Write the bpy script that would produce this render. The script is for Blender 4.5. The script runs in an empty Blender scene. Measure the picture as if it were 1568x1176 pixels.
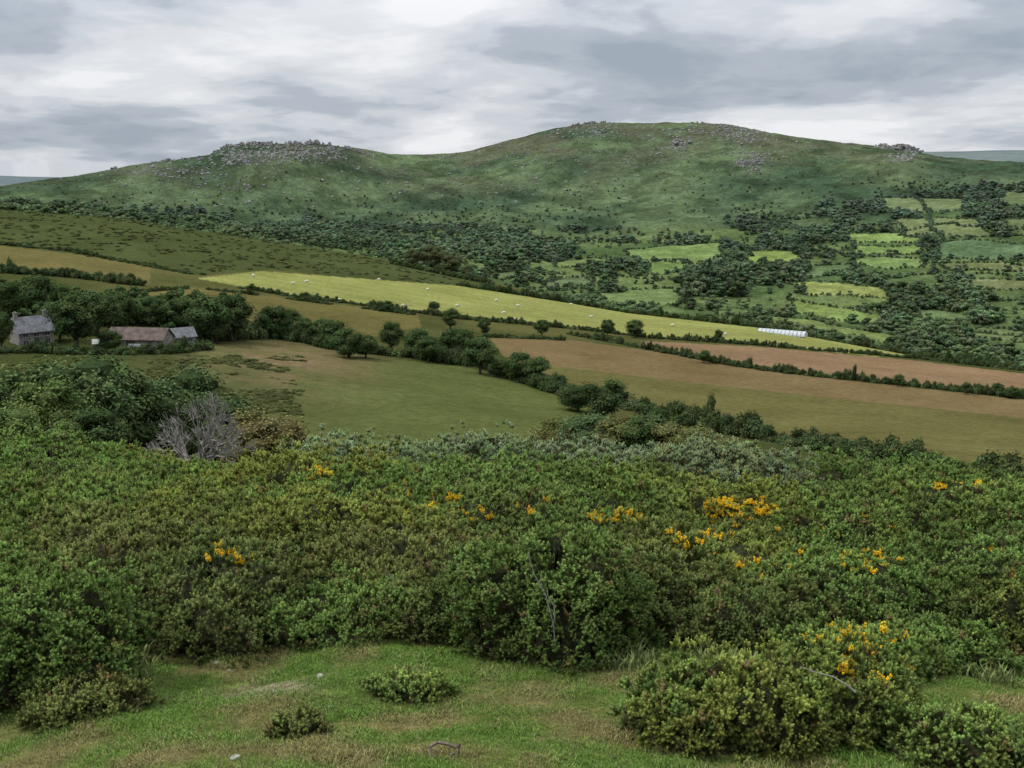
import bpy, bmesh, math
import numpy as np
from mathutils import Vector
rad=math.radians
RNG=np.random.default_rng(7)
# ------------------------------------------------------------------ image pixel helpers: pixel to view direction, world point to pixel
F=1681.0; CX=784.0; CY=588.0
PITCH=math.atan((CY-250.0)/F)
cp,sp=math.cos(PITCH),math.sin(PITCH)
def pixel_ray(px,py):
    px=np.asarray(px,float); py=np.asarray(py,float)
    u=(px-CX)/F; v=(CY-py)/F
    dx=u; dy=cp+v*sp; dz=-sp+v*cp
    return np.arctan2(dx,dy), dz/np.hypot(dx,dy)
def project(x,y,z):
    d=y*cp-z*sp; up=y*sp+z*cp
    return CX+F*x/d, CY-F*up/d
# ------------------------------------------------------------------ noise
def vn(x,y,s=0):
    xi=np.floor(x); yi=np.floor(y); fx=x-xi; fy=y-yi
    fx=fx*fx*(3-2*fx); fy=fy*fy*(3-2*fy)
    def h(a,b):
        t=np.sin(a*127.1+b*311.7+s*74.7)*43758.5453
        return t-np.floor(t)
    return (h(xi,yi)*(1-fx)+h(xi+1,yi)*fx)*(1-fy)+(h(xi,yi+1)*(1-fx)+h(xi+1,yi+1)*fx)*fy
def fbm(x,y,s=0,o=4):
    a=0.5;r=0;t=0
    for i in range(o):
        r=r+a*vn(x,y,s+i*3.1);t+=a;a*=.5;x=x*2.03+5.1;y=y*2.03-3.7
    return r/t
# ------------------------------------------------------------------ terrain heights
az=np.concatenate([np.radians(np.linspace(-110,-31,24)),np.radians(np.linspace(-30,30,860)),np.radians(np.linspace(31,110,24))])
rr=np.concatenate([np.linspace(.3,7,14),np.geomspace(7.3,42,170),np.linspace(43,148,50),np.geomspace(150,800,290),
   np.linspace(810,930,10),np.linspace(940,2850,340),np.geomspace(2900,16000,60)])
def line(pts):
    p=np.array(pts,float); a,t=pixel_ray(p[:,0],p[:,1]); return np.interp(az,a,t)
def rline(pts):
    p=np.array(pts,float); a=np.arctan((p[:,0]-CX)/F/cp); return np.interp(az,a,p[:,1])
sil=[(-100,675),(0,682),(400,697),(800,682),(1100,697),(1568,742),(1700,752)]
crest=[(-150,308),(0,322),(200,338),(350,362),(500,385),(620,405),(750,433),(860,458),(960,476),(1160,499),(1400,543),(1568,562),(1750,585)]
ridge=[(-100,296),(0,285),(60,277),(120,270),(175,259),(250,248),(320,238),(350,225),(410,221),(500,223),(560,231),(600,237),(660,238),(720,232),(780,217),(830,203),(880,191),(930,187),(1000,188),(1070,187),(1120,191),(1180,203),(1250,215),(1340,224),(1400,232),(1450,241),(1568,249),(1700,257)]
sh=lambda L,d:[(a,b+d) for a,b in L]
K=[]
one=np.ones_like(az)
K.append((one*0.2,one*-1.7))
K.append((one*8,one*-4.75))
K.append((one*16,one*-6.5))
t=line(sh(sil,56)); K.append((one*35,35*t))
t=line(sh(sil,30)); K.append((one*90,90*t))
t=line(sh(sil,8)); K.append((one*150,150*t))
t=line([(-100,530),(0,536),(300,540),(500,560),(700,585),(900,615),(1200,640),(1568,668),(1700,680)]); K.append((one*255,255*t))
r=rline([(0,400),(800,390),(1568,380)]); t=line([(-100,430),(0,440),(300,462),(700,505),(1000,538),(1568,592),(1700,610)]); K.append((r,r*t))
r=rline([(0,700),(600,640),(1568,490)]); tc=line(crest); K.append((r,r*tc))
r2=r+230; t=line(sh(crest,24)); K.append((r2,r2*t))
r=rline([(0,1150),(700,1080),(1568,930)]); t=line(sh(crest,5)); K.append((r,r*t))
t=line([(-100,335),(0,331),(400,345),(800,350),(1200,332),(1568,296),(1700,290)]); K.append((one*1850,1850*t))
r=rline([(0,2250),(400,2330),(650,2600),(900,2700),(1380,2480),(1568,2600)]); t=line(ridge); K.append((r,r*t)); RIDGE_R=r
K.append((r+600,r*t-130))
K.append((one*5200,one*-110))
t=line([(-100,270),(0,270),(70,272),(200,280),(600,285),(1200,240),(1400,231),(1568,230),(1700,231)]); K.append((one*7600,7600*t))
K.append((one*16500,one*-400))
RK=np.array([k[0] for k in K]); ZK=np.array([k[1] for k in K])
def pchip(x,y,q):
    h=np.diff(x); d=np.diff(y)/h; m=np.zeros_like(y)
    m[0]=d[0]; m[-1]=d[-1]
    w1=2*h[1:]+h[:-1]; w2=h[1:]+2*h[:-1]
    ok=d[1:]*d[:-1]>0
    with np.errstate(all='ignore'):
        mm=(w1+w2)/(w1/d[:-1]+w2/d[1:])
    m[1:-1]=np.where(ok,mm,0)
    i=np.clip(np.searchsorted(x,q)-1,0,len(x)-2); s=(q-x[i])/h[i]
    return ((1+2*s)*(1-s)**2)*y[i]+(s*(1-s)**2)*h[i]*m[i]+(s*s*(3-2*s))*y[i+1]+(s*s*(s-1))*h[i]*m[i+1]
Z=np.zeros((len(az),len(rr)))
for i in range(len(az)): Z[i]=pchip(RK[:,i],ZK[:,i],rr)
A2,R2=np.meshgrid(az,rr,indexing='ij')
X2=R2*np.sin(A2); Y2=R2*np.cos(A2)
def win(r,a,b,c,d): return np.clip((r-a)/(b-a),0,1)*np.clip((d-r)/(d-c),0,1)
Z+=win(R2,3,8,38,60)*(fbm(X2/1.6,Y2/1.6,1)-.5)*.32
Z+=win(R2,40,140,300,600)*(fbm(X2/22,Y2/22,2)-.5)*1.3
Z+=win(R2,900,1100,1700,1900)*(fbm(X2/130,Y2/130,3)-.5)*20
rid=np.repeat(RIDGE_R[:,None],len(rr),1)
Z+=win(R2,1700,1950,rid-150,rid+60)*((fbm(X2/190,Y2/190,4,5)-.5)*36)
Z+=win(R2,1900,2100,2900,3200)*((fbm(X2/24,Y2/24,5,3)-.5)*5)
Z+=win(R2,4200,6000,9000,12000)*(fbm(X2/900,Y2/900,6)-.5)*30
def hgt(x,y):
    x=np.asarray(x,float);y=np.asarray(y,float)
    a=np.arctan2(x,y); r=np.hypot(x,y)
    i=np.clip(np.searchsorted(az,a)-1,0,len(az)-2); j=np.clip(np.searchsorted(rr,r)-1,0,len(rr)-2)
    u=np.clip((a-az[i])/(az[i+1]-az[i]),0,1); v=np.clip((r-rr[j])/(rr[j+1]-rr[j]),0,1)
    return (Z[i,j]*(1-v)+Z[i,j+1]*v)*(1-u)+(Z[i+1,j]*(1-v)+Z[i+1,j+1]*v)*u
def pick(px,py,rmin=5):
    a,t=pixel_ray(px,py); a=float(a);t=float(t)
    i=min(max(np.searchsorted(az,a)-1,0),len(az)-2)
    u=(a-az[i])/(az[i+1]-az[i]); zz=Z[i]*(1-u)+Z[i+1]*u
    f=zz-t*rr; k=np.where((f>=0)&(rr>rmin))[0]
    if len(k)==0: 
        k=[int(np.argmax(np.where(rr>rmin,zz/rr,-9)))]
        r=rr[k[0]]
    else:
        j=k[0]
        if j>0 and f[j-1]<0: r=rr[j-1]+(rr[j]-rr[j-1])*(-f[j-1])/(f[j]-f[j-1])
        else: r=rr[j]
    return r*math.sin(a), r*math.cos(a)
def at(px,r,py=500):
    a,_=pixel_ray(px,py); return r*math.sin(a), r*math.cos(a)
def ztop(px,py,r): return r*float(pixel_ray(px,py)[1])
# ------------------------------------------------------------------ mesh helper
def make_mesh(name,V,faces,mats=(),midx=None,attrs=None,smooth=False):
    me=bpy.data.meshes.new(name); V=np.asarray(V,np.float32)
    me.vertices.add(len(V)); me.vertices.foreach_set('co',V.ravel())
    faces=[np.asarray(f,np.int32) for f in faces if len(f)]
    if faces:
        tot=np.concatenate([np.full(len(f),f.shape[1],np.int32) for f in faces])
        li=np.concatenate([f.ravel() for f in faces])
        st=np.concatenate([[0],np.cumsum(tot)[:-1]]).astype(np.int32)
        me.loops.add(len(li)); me.loops.foreach_set('vertex_index',li)
        me.polygons.add(len(tot)); me.polygons.foreach_set('loop_start',st)
        me.polygons.foreach_set('use_smooth',np.full(len(tot),smooth))
        if midx is not None: me.polygons.foreach_set('material_index',np.asarray(midx,np.int32))
    for m in mats: me.materials.append(m)
    for k,(ty,dat) in (attrs or {}).items():
        at_=me.attributes.new(k,ty,'POINT'); dat=np.asarray(dat)
        if ty=='FLOAT_VECTOR': at_.data.foreach_set('vector',dat.astype(np.float32).ravel())
        elif ty=='FLOAT_COLOR': at_.data.foreach_set('color',dat.astype(np.float32).ravel())
        elif ty=='BOOLEAN': at_.data.foreach_set('value',dat.astype(bool).ravel())
        elif ty=='INT': at_.data.foreach_set('value',dat.astype(np.int32).ravel())
        else: at_.data.foreach_set('value',dat.astype(np.float32).ravel())
    me.update(calc_edges=True); me.validate()
    return me
SC=bpy.context.scene
def add(name,me,loc=(0,0,0),rot=(0,0,0),scl=(1,1,1),color=None,parent=None):
    o=bpy.data.objects.new(name,me); o.location=loc;o.rotation_euler=rot;o.scale=scl
    if color is not None: o.color=(*color,1)
    if parent: o.parent=parent
    SC.collection.objects.link(o); return o
# ------------------------------------------------------------------ materials
def nmat(name):
    m=bpy.data.materials.new(name); m.use_nodes=True; m.node_tree.nodes.clear(); return m,m.node_tree.nodes,m.node_tree.links
def mixc(N,L,a,b,f,mode='MIX'):
    n=N.new('ShaderNodeMix'); n.data_type='RGBA'; n.blend_type=mode
    for i,v in ((0,f),(6,a),(7,b)):
        if hasattr(v,'links'): L.new(v,n.inputs[i])
        elif i==0: n.inputs[0].default_value=v
        else: n.inputs[i].default_value=(*v,1)
    return n.outputs[2]
def noise(N,L,scale,detail=4,vec=None,rough=.55,dist=0):
    n=N.new('ShaderNodeTexNoise'); n.inputs['Scale'].default_value=scale; n.inputs['Detail'].default_value=detail; n.inputs['Roughness'].default_value=rough; n.inputs['Distortion'].default_value=dist
    if vec is not None: L.new(vec,n.inputs['Vector'])
    return n.outputs['Fac']
def ramp(N,L,fac,a,b,c0=(0,0,0),c1=(1,1,1)):
    n=N.new('ShaderNodeValToRGB'); n.color_ramp.elements[0].position=a;n.color_ramp.elements[1].position=b
    n.color_ramp.elements[0].color=(*c0,1);n.color_ramp.elements[1].color=(*c1,1); L.new(fac,n.inputs[0]); return n.outputs[0]
def mat_leaf(name,base=(1,1,1),src='obj',transl=.25):
    m,N,L=nmat(name)
    sh_=N.new('ShaderNodeAttribute'); sh_.attribute_name='shade'
    c=mixc(N,L,base,sh_.outputs['Color'],1.0,'MULTIPLY')
    if src=='obj':
        oi=N.new('ShaderNodeObjectInfo'); c=mixc(N,L,c,oi.outputs['Color'],1.0,'MULTIPLY')
    elif src=='inst':
        a=N.new('ShaderNodeAttribute'); a.attribute_type='INSTANCER'; a.attribute_name='tint'; c=mixc(N,L,c,a.outputs['Color'],1.0,'MULTIPLY')
    d=N.new('ShaderNodeBsdfDiffuse'); L.new(c,d.inputs[0]); o=N.new('ShaderNodeOutputMaterial')
    if transl<=0: L.new(d.outputs[0],o.inputs[0]); return m
    tr=N.new('ShaderNodeBsdfTranslucent'); L.new(c,tr.inputs[0])
    mx=N.new('ShaderNodeMixShader'); mx.inputs[0].default_value=transl; L.new(d.outputs[0],mx.inputs[1]); L.new(tr.outputs[0],mx.inputs[2])
    L.new(mx.outputs[0],o.inputs[0]); return m
def mat_noise(name,c0,c1,scale,rough=.9,bump=.3,detail=6):
    m,N,L=nmat(name); tc=N.new('ShaderNodeTexCoord')
    n=noise(N,L,scale,detail,tc.outputs['Object']); c=ramp(N,L,n,.35,.65,c0,c1)
    p=N.new('ShaderNodeBsdfPrincipled'); L.new(c,p.inputs['Base Color']); p.inputs['Roughness'].default_value=rough; p.inputs['Specular IOR Level'].default_value=.12
    b=N.new('ShaderNodeBump'); b.inputs['Strength'].default_value=bump; b.inputs['Distance'].default_value=.1; L.new(n,b.inputs['Height']); L.new(b.outputs[0],p.inputs['Normal'])
    o=N.new('ShaderNodeOutputMaterial'); L.new(p.outputs[0],o.inputs[0]); return m
def mat_ground(name,s1,s2,s3,amp=.5,bump=.5,bdist=.1):
    m,N,L=nmat(name); tc=N.new('ShaderNodeTexCoord'); v=tc.outputs['Object']
    a=N.new('ShaderNodeAttribute'); a.attribute_name='Col'
    n1=noise(N,L,s1,5,v); n2=noise(N,L,s2,6,v,.65); n3=noise(N,L,s3,4,v,.7)
    c=a.outputs['Color']
    lo,hi=1-amp,1+amp
    c=mixc(N,L,c,ramp(N,L,n1,.3,.7,(lo+.1,lo+.06,lo),(hi-.05,hi-.1,hi-.1)),1,'MULTIPLY')
    c=mixc(N,L,c,ramp(N,L,n2,.34,.66,(lo,lo,lo),(hi,hi,hi*.96)),1,'MULTIPLY')
    c=mixc(N,L,c,ramp(N,L,n3,.34,.66,(lo,)*3,(hi,)*3),1,'MULTIPLY')
    p=N.new('ShaderNodeBsdfDiffuse'); L.new(c,p.inputs[0])
    ad=N.new('ShaderNodeMath'); ad.operation='ADD'; L.new(n2,ad.inputs[0]); L.new(n3,ad.inputs[1])
    b=N.new('ShaderNodeBump'); b.inputs['Strength'].default_value=bump; b.inputs['Distance'].default_value=bdist; L.new(ad.outputs[0],b.inputs['Height']); L.new(b.outputs[0],p.inputs['Normal'])
    o=N.new('ShaderNodeOutputMaterial'); L.new(p.outputs[0],o.inputs[0]); return m
M_bark=mat_noise('bark',(.03,.026,.02),(.09,.08,.065),6)
M_leaf_obj=mat_leaf('tree_foliage',src='obj',transl=0)
M_leaf_inst=mat_leaf('shrub_foliage',src='inst',transl=0)
M_gorse=mat_leaf('gorse_foliage',src='inst',transl=.3)
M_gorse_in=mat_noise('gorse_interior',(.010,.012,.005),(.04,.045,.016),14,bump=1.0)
M_flower=mat_leaf('gorse_flower',base=(.90,.54,.015),src=None,transl=.2)
M_deadtwig=mat_leaf('dead_gorse_twig',base=(.12,.09,.06),src=None,transl=.0)
M_grass=mat_leaf('grass_blades',src='inst',transl=.3)
M_rock=mat_noise('granite',(.095,.096,.093),(.27,.267,.255),.25,detail=8,bump=.6)
M_rock_s=mat_noise('pale_stone',(.15,.145,.13),(.36,.345,.32),9)
M_dead=mat_noise('dead_wood',(.14,.13,.115),(.25,.235,.21),4)
# ------------------------------------------------------------------ field polygons
def poly(pts,rmin=120):
    out=[]
    n=len(pts)
    for i in range(n):
        a=pts[i];b=pts[(i+1)%n]
        for k in range(8):
            s=k/8; out.append(pick(a[0]+(b[0]-a[0])*s,a[1]+(b[1]-a[1])*s,rmin))
    P=np.array(out)
    if rmin>=900:
        P=P+np.stack([fbm(P[:,0]/35,P[:,1]/35,61)-.5,fbm(P[:,0]/35,P[:,1]/35,62)-.5],1)*np.array([26,34])
    return P
def inside(x,y,P):
    ins=np.zeros(x.shape,bool)
    x0,x1,y0,y1=P[:,0].min(),P[:,0].max(),P[:,1].min(),P[:,1].max()
    m=(x>=x0)&(x<=x1)&(y>=y0)&(y<=y1)
    xs=x[m];ys=y[m];r=np.zeros(xs.shape,bool);n=len(P)
    for i in range(n):
        ax,ay=P[i];bx,by=P[(i+1)%n]
        if ay==by: continue
        c=((ay>ys)!=(by>ys))&(xs<(bx-ax)*(ys-ay)/(by-ay)+ax); r^=c
    ins[m]=r; return ins
NEAR=[ # pts,colour
 ([(-120,300),(0,320),(200,336),(350,360),(500,383),(620,403),(750,431),(720,438),(560,428),(420,413),(300,422),(230,407),(0,373),(-120,360)],(.045,.058,.022)),
 ([(-120,368),(0,376),(120,390),(232,409),(228,437),(100,422),(0,417),(-120,410)],(.095,.088,.034)),
 ([(300,426),(400,415),(560,427),(720,439),(860,462),(960,479),(1160,502),(1400,544),(1340,546),(1160,527),(1000,515),(850,497),(650,476),(450,454)],(.165,.182,.06)),
 ([(215,447),(300,440),(450,458),(640,482),(645,500),(560,518),(400,495),(215,462)],(.088,.082,.03)),
 ([(980,522),(1160,531),(1400,552),(1568,572),(1750,592),(1750,615),(1568,602),(1400,588),(1200,566),(1000,534)],(.15,.105,.062)),
 ([(750,517),(870,520),(1000,538),(1200,572),(1400,594),(1568,612),(1750,635),(1750,665),(1568,640),(1300,612),(1050,585),(850,560),(770,545)],(.115,.088,.044)),
 ([(770,545),(850,560),(1050,585),(1300,612),(1568,640),(1750,665),(1750,760),(1568,722),(1400,695),(1100,655),(960,612),(880,590)],(.086,.084,.032)),
 ([(310,532),(350,528),(420,528),(560,548),(680,556),(780,577),(870,602),(900,625),(870,690),(700,700),(440,702),(400,690),(350,650),(300,600),(290,560)],(.066,.083,.028)),
]
FAR=[[(958,385),(1030,376),(1100,372),(1110,400),(1040,404),(970,396)],[(985,402),(1045,399),(1062,412),(1005,420)],[(1140,385),(1205,383),(1230,391),(1225,403),(1150,402)],
 [(915,449),(985,442),(1052,444),(1040,465),(925,464)],[(845,402),(900,395),(952,396),(950,405),(850,409)],
 [(1295,358),(1390,357),(1402,371),(1300,373)],[(1298,377),(1400,375),(1408,390),(1308,392)],[(1305,396),(1412,395),(1422,412),(1322,408)],
 [(1350,304),(1470,304),(1482,322),(1372,328)],[(1375,335),(1500,333),(1515,362),(1382,360)],
 [(1215,431),(1290,432),(1352,441),(1362,458),(1232,450)],[(1203,460),(1290,470),(1355,486),(1345,497),(1212,478)],[(1172,484),(1260,492),(1372,516),(1365,526),(1180,498)],
 [(1425,372),(1500,368),(1580,375),(1580,398),(1440,398)],[(1440,404),(1520,402),(1590,408),(1590,416),(1450,414)],[(1535,335),(1600,337),(1600,362),(1545,357)],[(1470,425),(1600,432),(1600,446),(1490,440)],
 [(750,418),(800,412),(815,420),(770,430)],[(1100,470),(1160,476),(1150,484),(1100,480)],[(1400,470),(1500,480),(1490,492),(1410,484)],
 [(1190,340),(1270,333),(1280,345),(1200,352)],[(1530,294),(1600,296),(1600,318),(1540,314)],[(1470,500),(1600,512),(1600,526),(1490,516)],[(1230,408),(1300,405),(1300,420),(1240,424)],[(830,430),(900,424),(905,436),(845,444)]]
FCOL=[(.17,.25,.075),(.16,.24,.07),(.2,.28,.07),(.17,.24,.08),(.16,.22,.07),(.2,.29,.08),(.17,.26,.07),(.18,.27,.08),(.15,.2,.08),(.17,.22,.085),(.25,.3,.085),(.2,.28,.075),(.18,.24,.07),(.11,.18,.075),(.18,.22,.08),(.13,.18,.07),(.17,.2,.08),(.13,.18,.07),(.14,.2,.07),(.13,.19,.07),(.09,.13,.055),(.13,.18,.07),(.14,.19,.07),(.12,.18,.07),(.12,.17,.07)]
FCOL=[(a*.72,b*.72,c*.88) for a,b,c in FCOL]
NP=[(poly(p,120),c) for p,c in NEAR]
FP=[(poly(p,900),c) for p,c in zip(FAR,FCOL)]
# ------------------------------------------------------------------ vertex colours
def lerp(a,b,t): return np.asarray(a)*(1-t[...,None])+np.asarray(b)*t[...,None]
PX,PY=project(X2,Y2,Z)
n1=fbm(X2/1.6,Y2/1.6,11); n2=fbm(X2/45,Y2/45,12); n3=fbm(X2/140,Y2/140,13,5)
C=np.zeros(X2.shape+(3,))
C[:]=lerp((.075,.125,.027),(.15,.145,.058),np.clip((n1-.44)*4.5,0,1))
m=R2>42; C[m]=lerp((.036,.048,.016),(.07,.072,.027),np.clip((n2-.3)*2.5,0,1))[m]
m=R2>850; C[m]=lerp((.058,.094,.038),(.108,.15,.058),np.clip((n3-.35)*3,0,1))[m]
def line_y(L,px): p=np.array(L,float); return np.interp(px,p[:,0],p[:,1])
hill=R2>1700
hc=lerp((.043,.073,.043),(.086,.126,.066),np.clip((n3-.36)*3.6,0,1))  # hill greens cooled, a little distance haze painted into them
nb2=np.clip((fbm(X2/38,Y2/38,22,4)-.45)*6,0,1); hc=hc*(1-.35*nb2[...,None])
up=np.clip((R2-2050)/350,0,1)*np.clip((fbm(X2/90,Y2/90,21,5)-.4)*6,0,1)
hc=hc*(1-up[...,None]*.7)+np.array((.072,.074,.052))*up[...,None]*.7
w=np.clip((R2-1700)/120,0,1)[...,None]
C=np.where(hill[...,None],C*(1-w)+hc*w,C)
m=R2>3600; C[m]=lerp((.085,.115,.125),(.11,.14,.14),np.clip((fbm(X2/400,Y2/400,14)-.35)*3,0,1))[m]  # bluish far ground, aerial haze put into the surface colour
for P,c in NP:
    i=inside(X2,Y2,P)&(R2>120); v=(.82+.4*fbm(X2/30,Y2/30,int(c[0]*1000)%50))[...,None]; C[i]=(np.array(c)*v)[i]
i=inside(X2,Y2,NP[2][0]); st_=(.965+.07*(np.sin((Y2*.93+X2*.36)/2.2)>0)); C[i]*=st_[i][:,None]
bx,by=pick(430,556); d=np.exp(-(((X2-bx)/18)**2+((Y2-by)/55)**2)); d=d*np.clip(fbm(X2/6,Y2/6,8)*2-.2,0,1)
C=C*(1-d[...,None])+np.array((.14,.108,.062))*d[...,None]
bx,by=pick(340,600); d=np.exp(-(((X2-bx)/16)**2+((Y2-by)/30)**2))*.7; C=C*(1-d[...,None])+np.array((.045,.058,.022))*d[...,None]
for k_,(P,c) in enumerate(FP):
    i=inside(X2,Y2,P)&(R2>900); v=(.75+.5*fbm(X2/28,Y2/28,k_))[...,None]; C[i]=(np.array(c)*v)[i]
for (qx,qy,sx,sy,c) in [(420,1055,1.1,.33,(.24,.21,.155)),(720,1085,1.3,.4,(.19,.15,.08)),(1480,1080,1.5,1.2,(.15,.14,.06)),(300,1150,1.5,.5,(.17,.14,.065)),(850,1130,1.2,.5,(.18,.145,.07)),(560,1110,1.6,.4,(.18,.15,.07))]:
    gx,gy=pick(qx,qy,4); d=np.exp(-(((X2-gx)/sx)**2+((Y2-gy)/sy)**2))*np.clip(fbm(X2/.5,Y2/.5,9)*3-.7,0,1); C=C*(1-d[...,None])+np.array(c)*d[...,None]
def terrain(name,j0,j1,mat):
    n=j1-j0; V=np.stack([X2[:,j0:j1],Y2[:,j0:j1],Z[:,j0:j1]],-1).reshape(-1,3)
    ii,jj=np.meshgrid(np.arange(len(az)-1),np.arange(n-1),indexing='ij'); a=(ii*n+jj).ravel()
    Fq=np.stack([a,a+1,a+n+1,a+n],1)[:,::-1]
    col=np.concatenate([C[:,j0:j1].reshape(-1,3),np.ones((len(V),1))],1)
    return add(name,make_mesh(name,V,[Fq],[mat],attrs={'Col':('FLOAT_COLOR',col)},smooth=True))
j1=np.searchsorted(rr,46); j2=np.searchsorted(rr,930); j3=np.searchsorted(rr,3500)
terrain('ground',0,j1+1,mat_ground('hillside_turf',.8,4,30,.35,.8,.06))
terrain('farm_fields',j1,j2+1,mat_ground('pasture',.06,.5,2.2,.19,.8,.5))
terrain('moorland_hill',j2,j3+1,mat_ground('moor_grass',.02,.09,.3,.28,.9,4))
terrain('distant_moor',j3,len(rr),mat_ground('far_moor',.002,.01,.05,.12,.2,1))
# ------------------------------------------------------------------ geometry-nodes scatter
def gn_group(name,coll):
    g=bpy.data.node_groups.new(name,'GeometryNodeTree')
    g.interface.new_socket('Geometry',in_out='INPUT',socket_type='NodeSocketGeometry'); g.interface.new_socket('Geometry',in_out='OUTPUT',socket_type='NodeSocketGeometry')
    N=g.nodes;L=g.links; gi=N.new('NodeGroupInput');go=N.new('NodeGroupOutput')
    ip=N.new('GeometryNodeInstanceOnPoints'); ci=N.new('GeometryNodeCollectionInfo')
    ci.inputs['Collection'].default_value=coll; ci.inputs['Separate Children'].default_value=True; ci.inputs['Reset Children'].default_value=True
    def na(n,t):
        x=N.new('GeometryNodeInputNamedAttribute'); x.data_type=t; x.inputs['Name'].default_value=n; return x.outputs['Attribute']
    L.new(gi.outputs[0],ip.inputs['Points']); L.new(na('pt','BOOLEAN'),ip.inputs['Selection']); L.new(ci.outputs[0],ip.inputs['Instance'])
    ip.inputs['Pick Instance'].default_value=True; L.new(na('idx','INT'),ip.inputs['Instance Index'])
    er=N.new('FunctionNodeEulerToRotation'); L.new(na('rot','FLOAT_VECTOR'),er.inputs[0]); L.new(er.outputs[0],ip.inputs['Rotation'])
    L.new(na('scl','FLOAT_VECTOR'),ip.inputs['Scale'])
    j=N.new('GeometryNodeJoinGeometry'); L.new(gi.outputs[0],j.inputs[0]); L.new(ip.outputs[0],j.inputs[0]); L.new(j.outputs[0],go.inputs[0])
    return g
def protos(cname,meshes):
    c=bpy.data.collections.new(cname)
    for i,(n,me) in enumerate(meshes):
        o=bpy.data.objects.new(n,me); c.objects.link(o)
    return gn_group(cname+'_scatter',c)
def eul(nrm,spin):
    n=nrm/np.linalg.norm(nrm,axis=1,keepdims=True)
    up=np.tile([0.,0,1],(len(n),1)); up[np.abs(n[:,2])>.99]=[1,0,0]
    x=np.cross(up,n); x/=np.linalg.norm(x,axis=1,keepdims=True); y=np.cross(n,x)
    c,s=np.cos(spin)[:,None],np.sin(spin)[:,None]; x2=x*c+y*s; y2=np.cross(n,x2)
    b=np.arcsin(np.clip(-x2[:,2],-1,1)); a=np.arctan2(y2[:,2],n[:,2]); cc=np.arctan2(x2[:,1],x2[:,0])
    return np.stack([a,b,cc],1)
def scatter(name,group,P,rot,scl,idx,tint,base=None,mats=()):
    P=np.asarray(P,float); n=len(P); scl=np.asarray(scl,float)
    if scl.ndim==1: scl=np.repeat(scl[:,None],3,1)
    bv,bf=(base if base is not None else (np.zeros((0,3)),[])); k=len(bv)
    V=np.concatenate([bv,P]); z=lambda d:np.concatenate([np.zeros((k,)+d.shape[1:]),d])
    me=make_mesh(name,V,[np.asarray(bf)] if k else [],mats,attrs={'pt':('BOOLEAN',z(np.ones(n))),'rot':('FLOAT_VECTOR',z(rot)),'scl':('FLOAT_VECTOR',z(scl)),'idx':('INT',z(np.asarray(idx,float))),'tint':('FLOAT_VECTOR',z(np.asarray(tint,float)))},smooth=True)
    o=add(name,me); md=o.modifiers.new('scatter','NODES'); md.node_group=group; return o
# ------------------------------------------------------------------ plant prototypes
def unit(v): return v/np.maximum(np.linalg.norm(v,axis=-1,keepdims=True),1e-9)
def leafquads(Cn,Nr,size,rng,aspect=.6,jit=.45):
    n=len(Cn); Nr=unit(Nr+rng.normal(0,jit,(n,3))); t=unit(np.cross(Nr,rng.normal(0,1,(n,3)))); b=np.cross(Nr,t)
    s=np.asarray(size).reshape(-1,1)
    V=np.stack([Cn-t*s,Cn+b*s*aspect-t*s*.1,Cn+t*s,Cn-b*s*aspect+t*s*.1],1).reshape(-1,3)
    return V,np.arange(n*4).reshape(n,4)
def tube(p0,p1,r0,r1,k=5):
    p0=np.array(p0,float);p1=np.array(p1,float); d=unit(p1-p0); a=unit(np.cross(d,[.3,.9,.2])); b=np.cross(d,a)
    th=np.arange(k)/k*2*np.pi; c=np.cos(th)[:,None]*a+np.sin(th)[:,None]*b
    V=np.concatenate([p0+c*r0,p1+c*r1]); i=np.arange(k); return V,np.stack([i,(i+1)%k,(i+1)%k+k,i+k],1)
class MB:
    def __init__(s): s.V=[];s.F={3:[],4:[]};s.S=[];s.M={3:[],4:[]};s.n=0
    def a(s,V,Fc,m=0,shade=None):
        V=np.asarray(V,float);Fc=np.asarray(Fc,int); k=Fc.shape[1]
        s.V.append(V); s.F[k].append(Fc+s.n); s.M[k].append(np.full(len(Fc),m)); s.n+=len(V)
        if shade is None: shade=np.ones((len(V),3))
        s.S.append(np.broadcast_to(shade,(len(V),3)))
    def mesh(s,name,mats,smooth=False):
        fs=[np.concatenate(s.F[k]) for k in (3,4) if s.F[k]]; ms=np.concatenate([np.concatenate(s.M[k]) for k in (3,4) if s.F[k]])
        return make_mesh(name,np.concatenate(s.V),fs,mats,ms,{'shade':('FLOAT_VECTOR',np.concatenate(s.S))},smooth)
def ico(sub):
    bm=bmesh.new(); bmesh.ops.create_icosphere(bm,subdivisions=sub,radius=1); V=np.array([v.co[:] for v in bm.verts]);Fc=np.array([[v.index for v in f.verts] for f in bm.faces]); bm.free(); return V,Fc
ICO1,ICO1F=ico(1); ICO2,ICO2F=ico(2)
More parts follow.
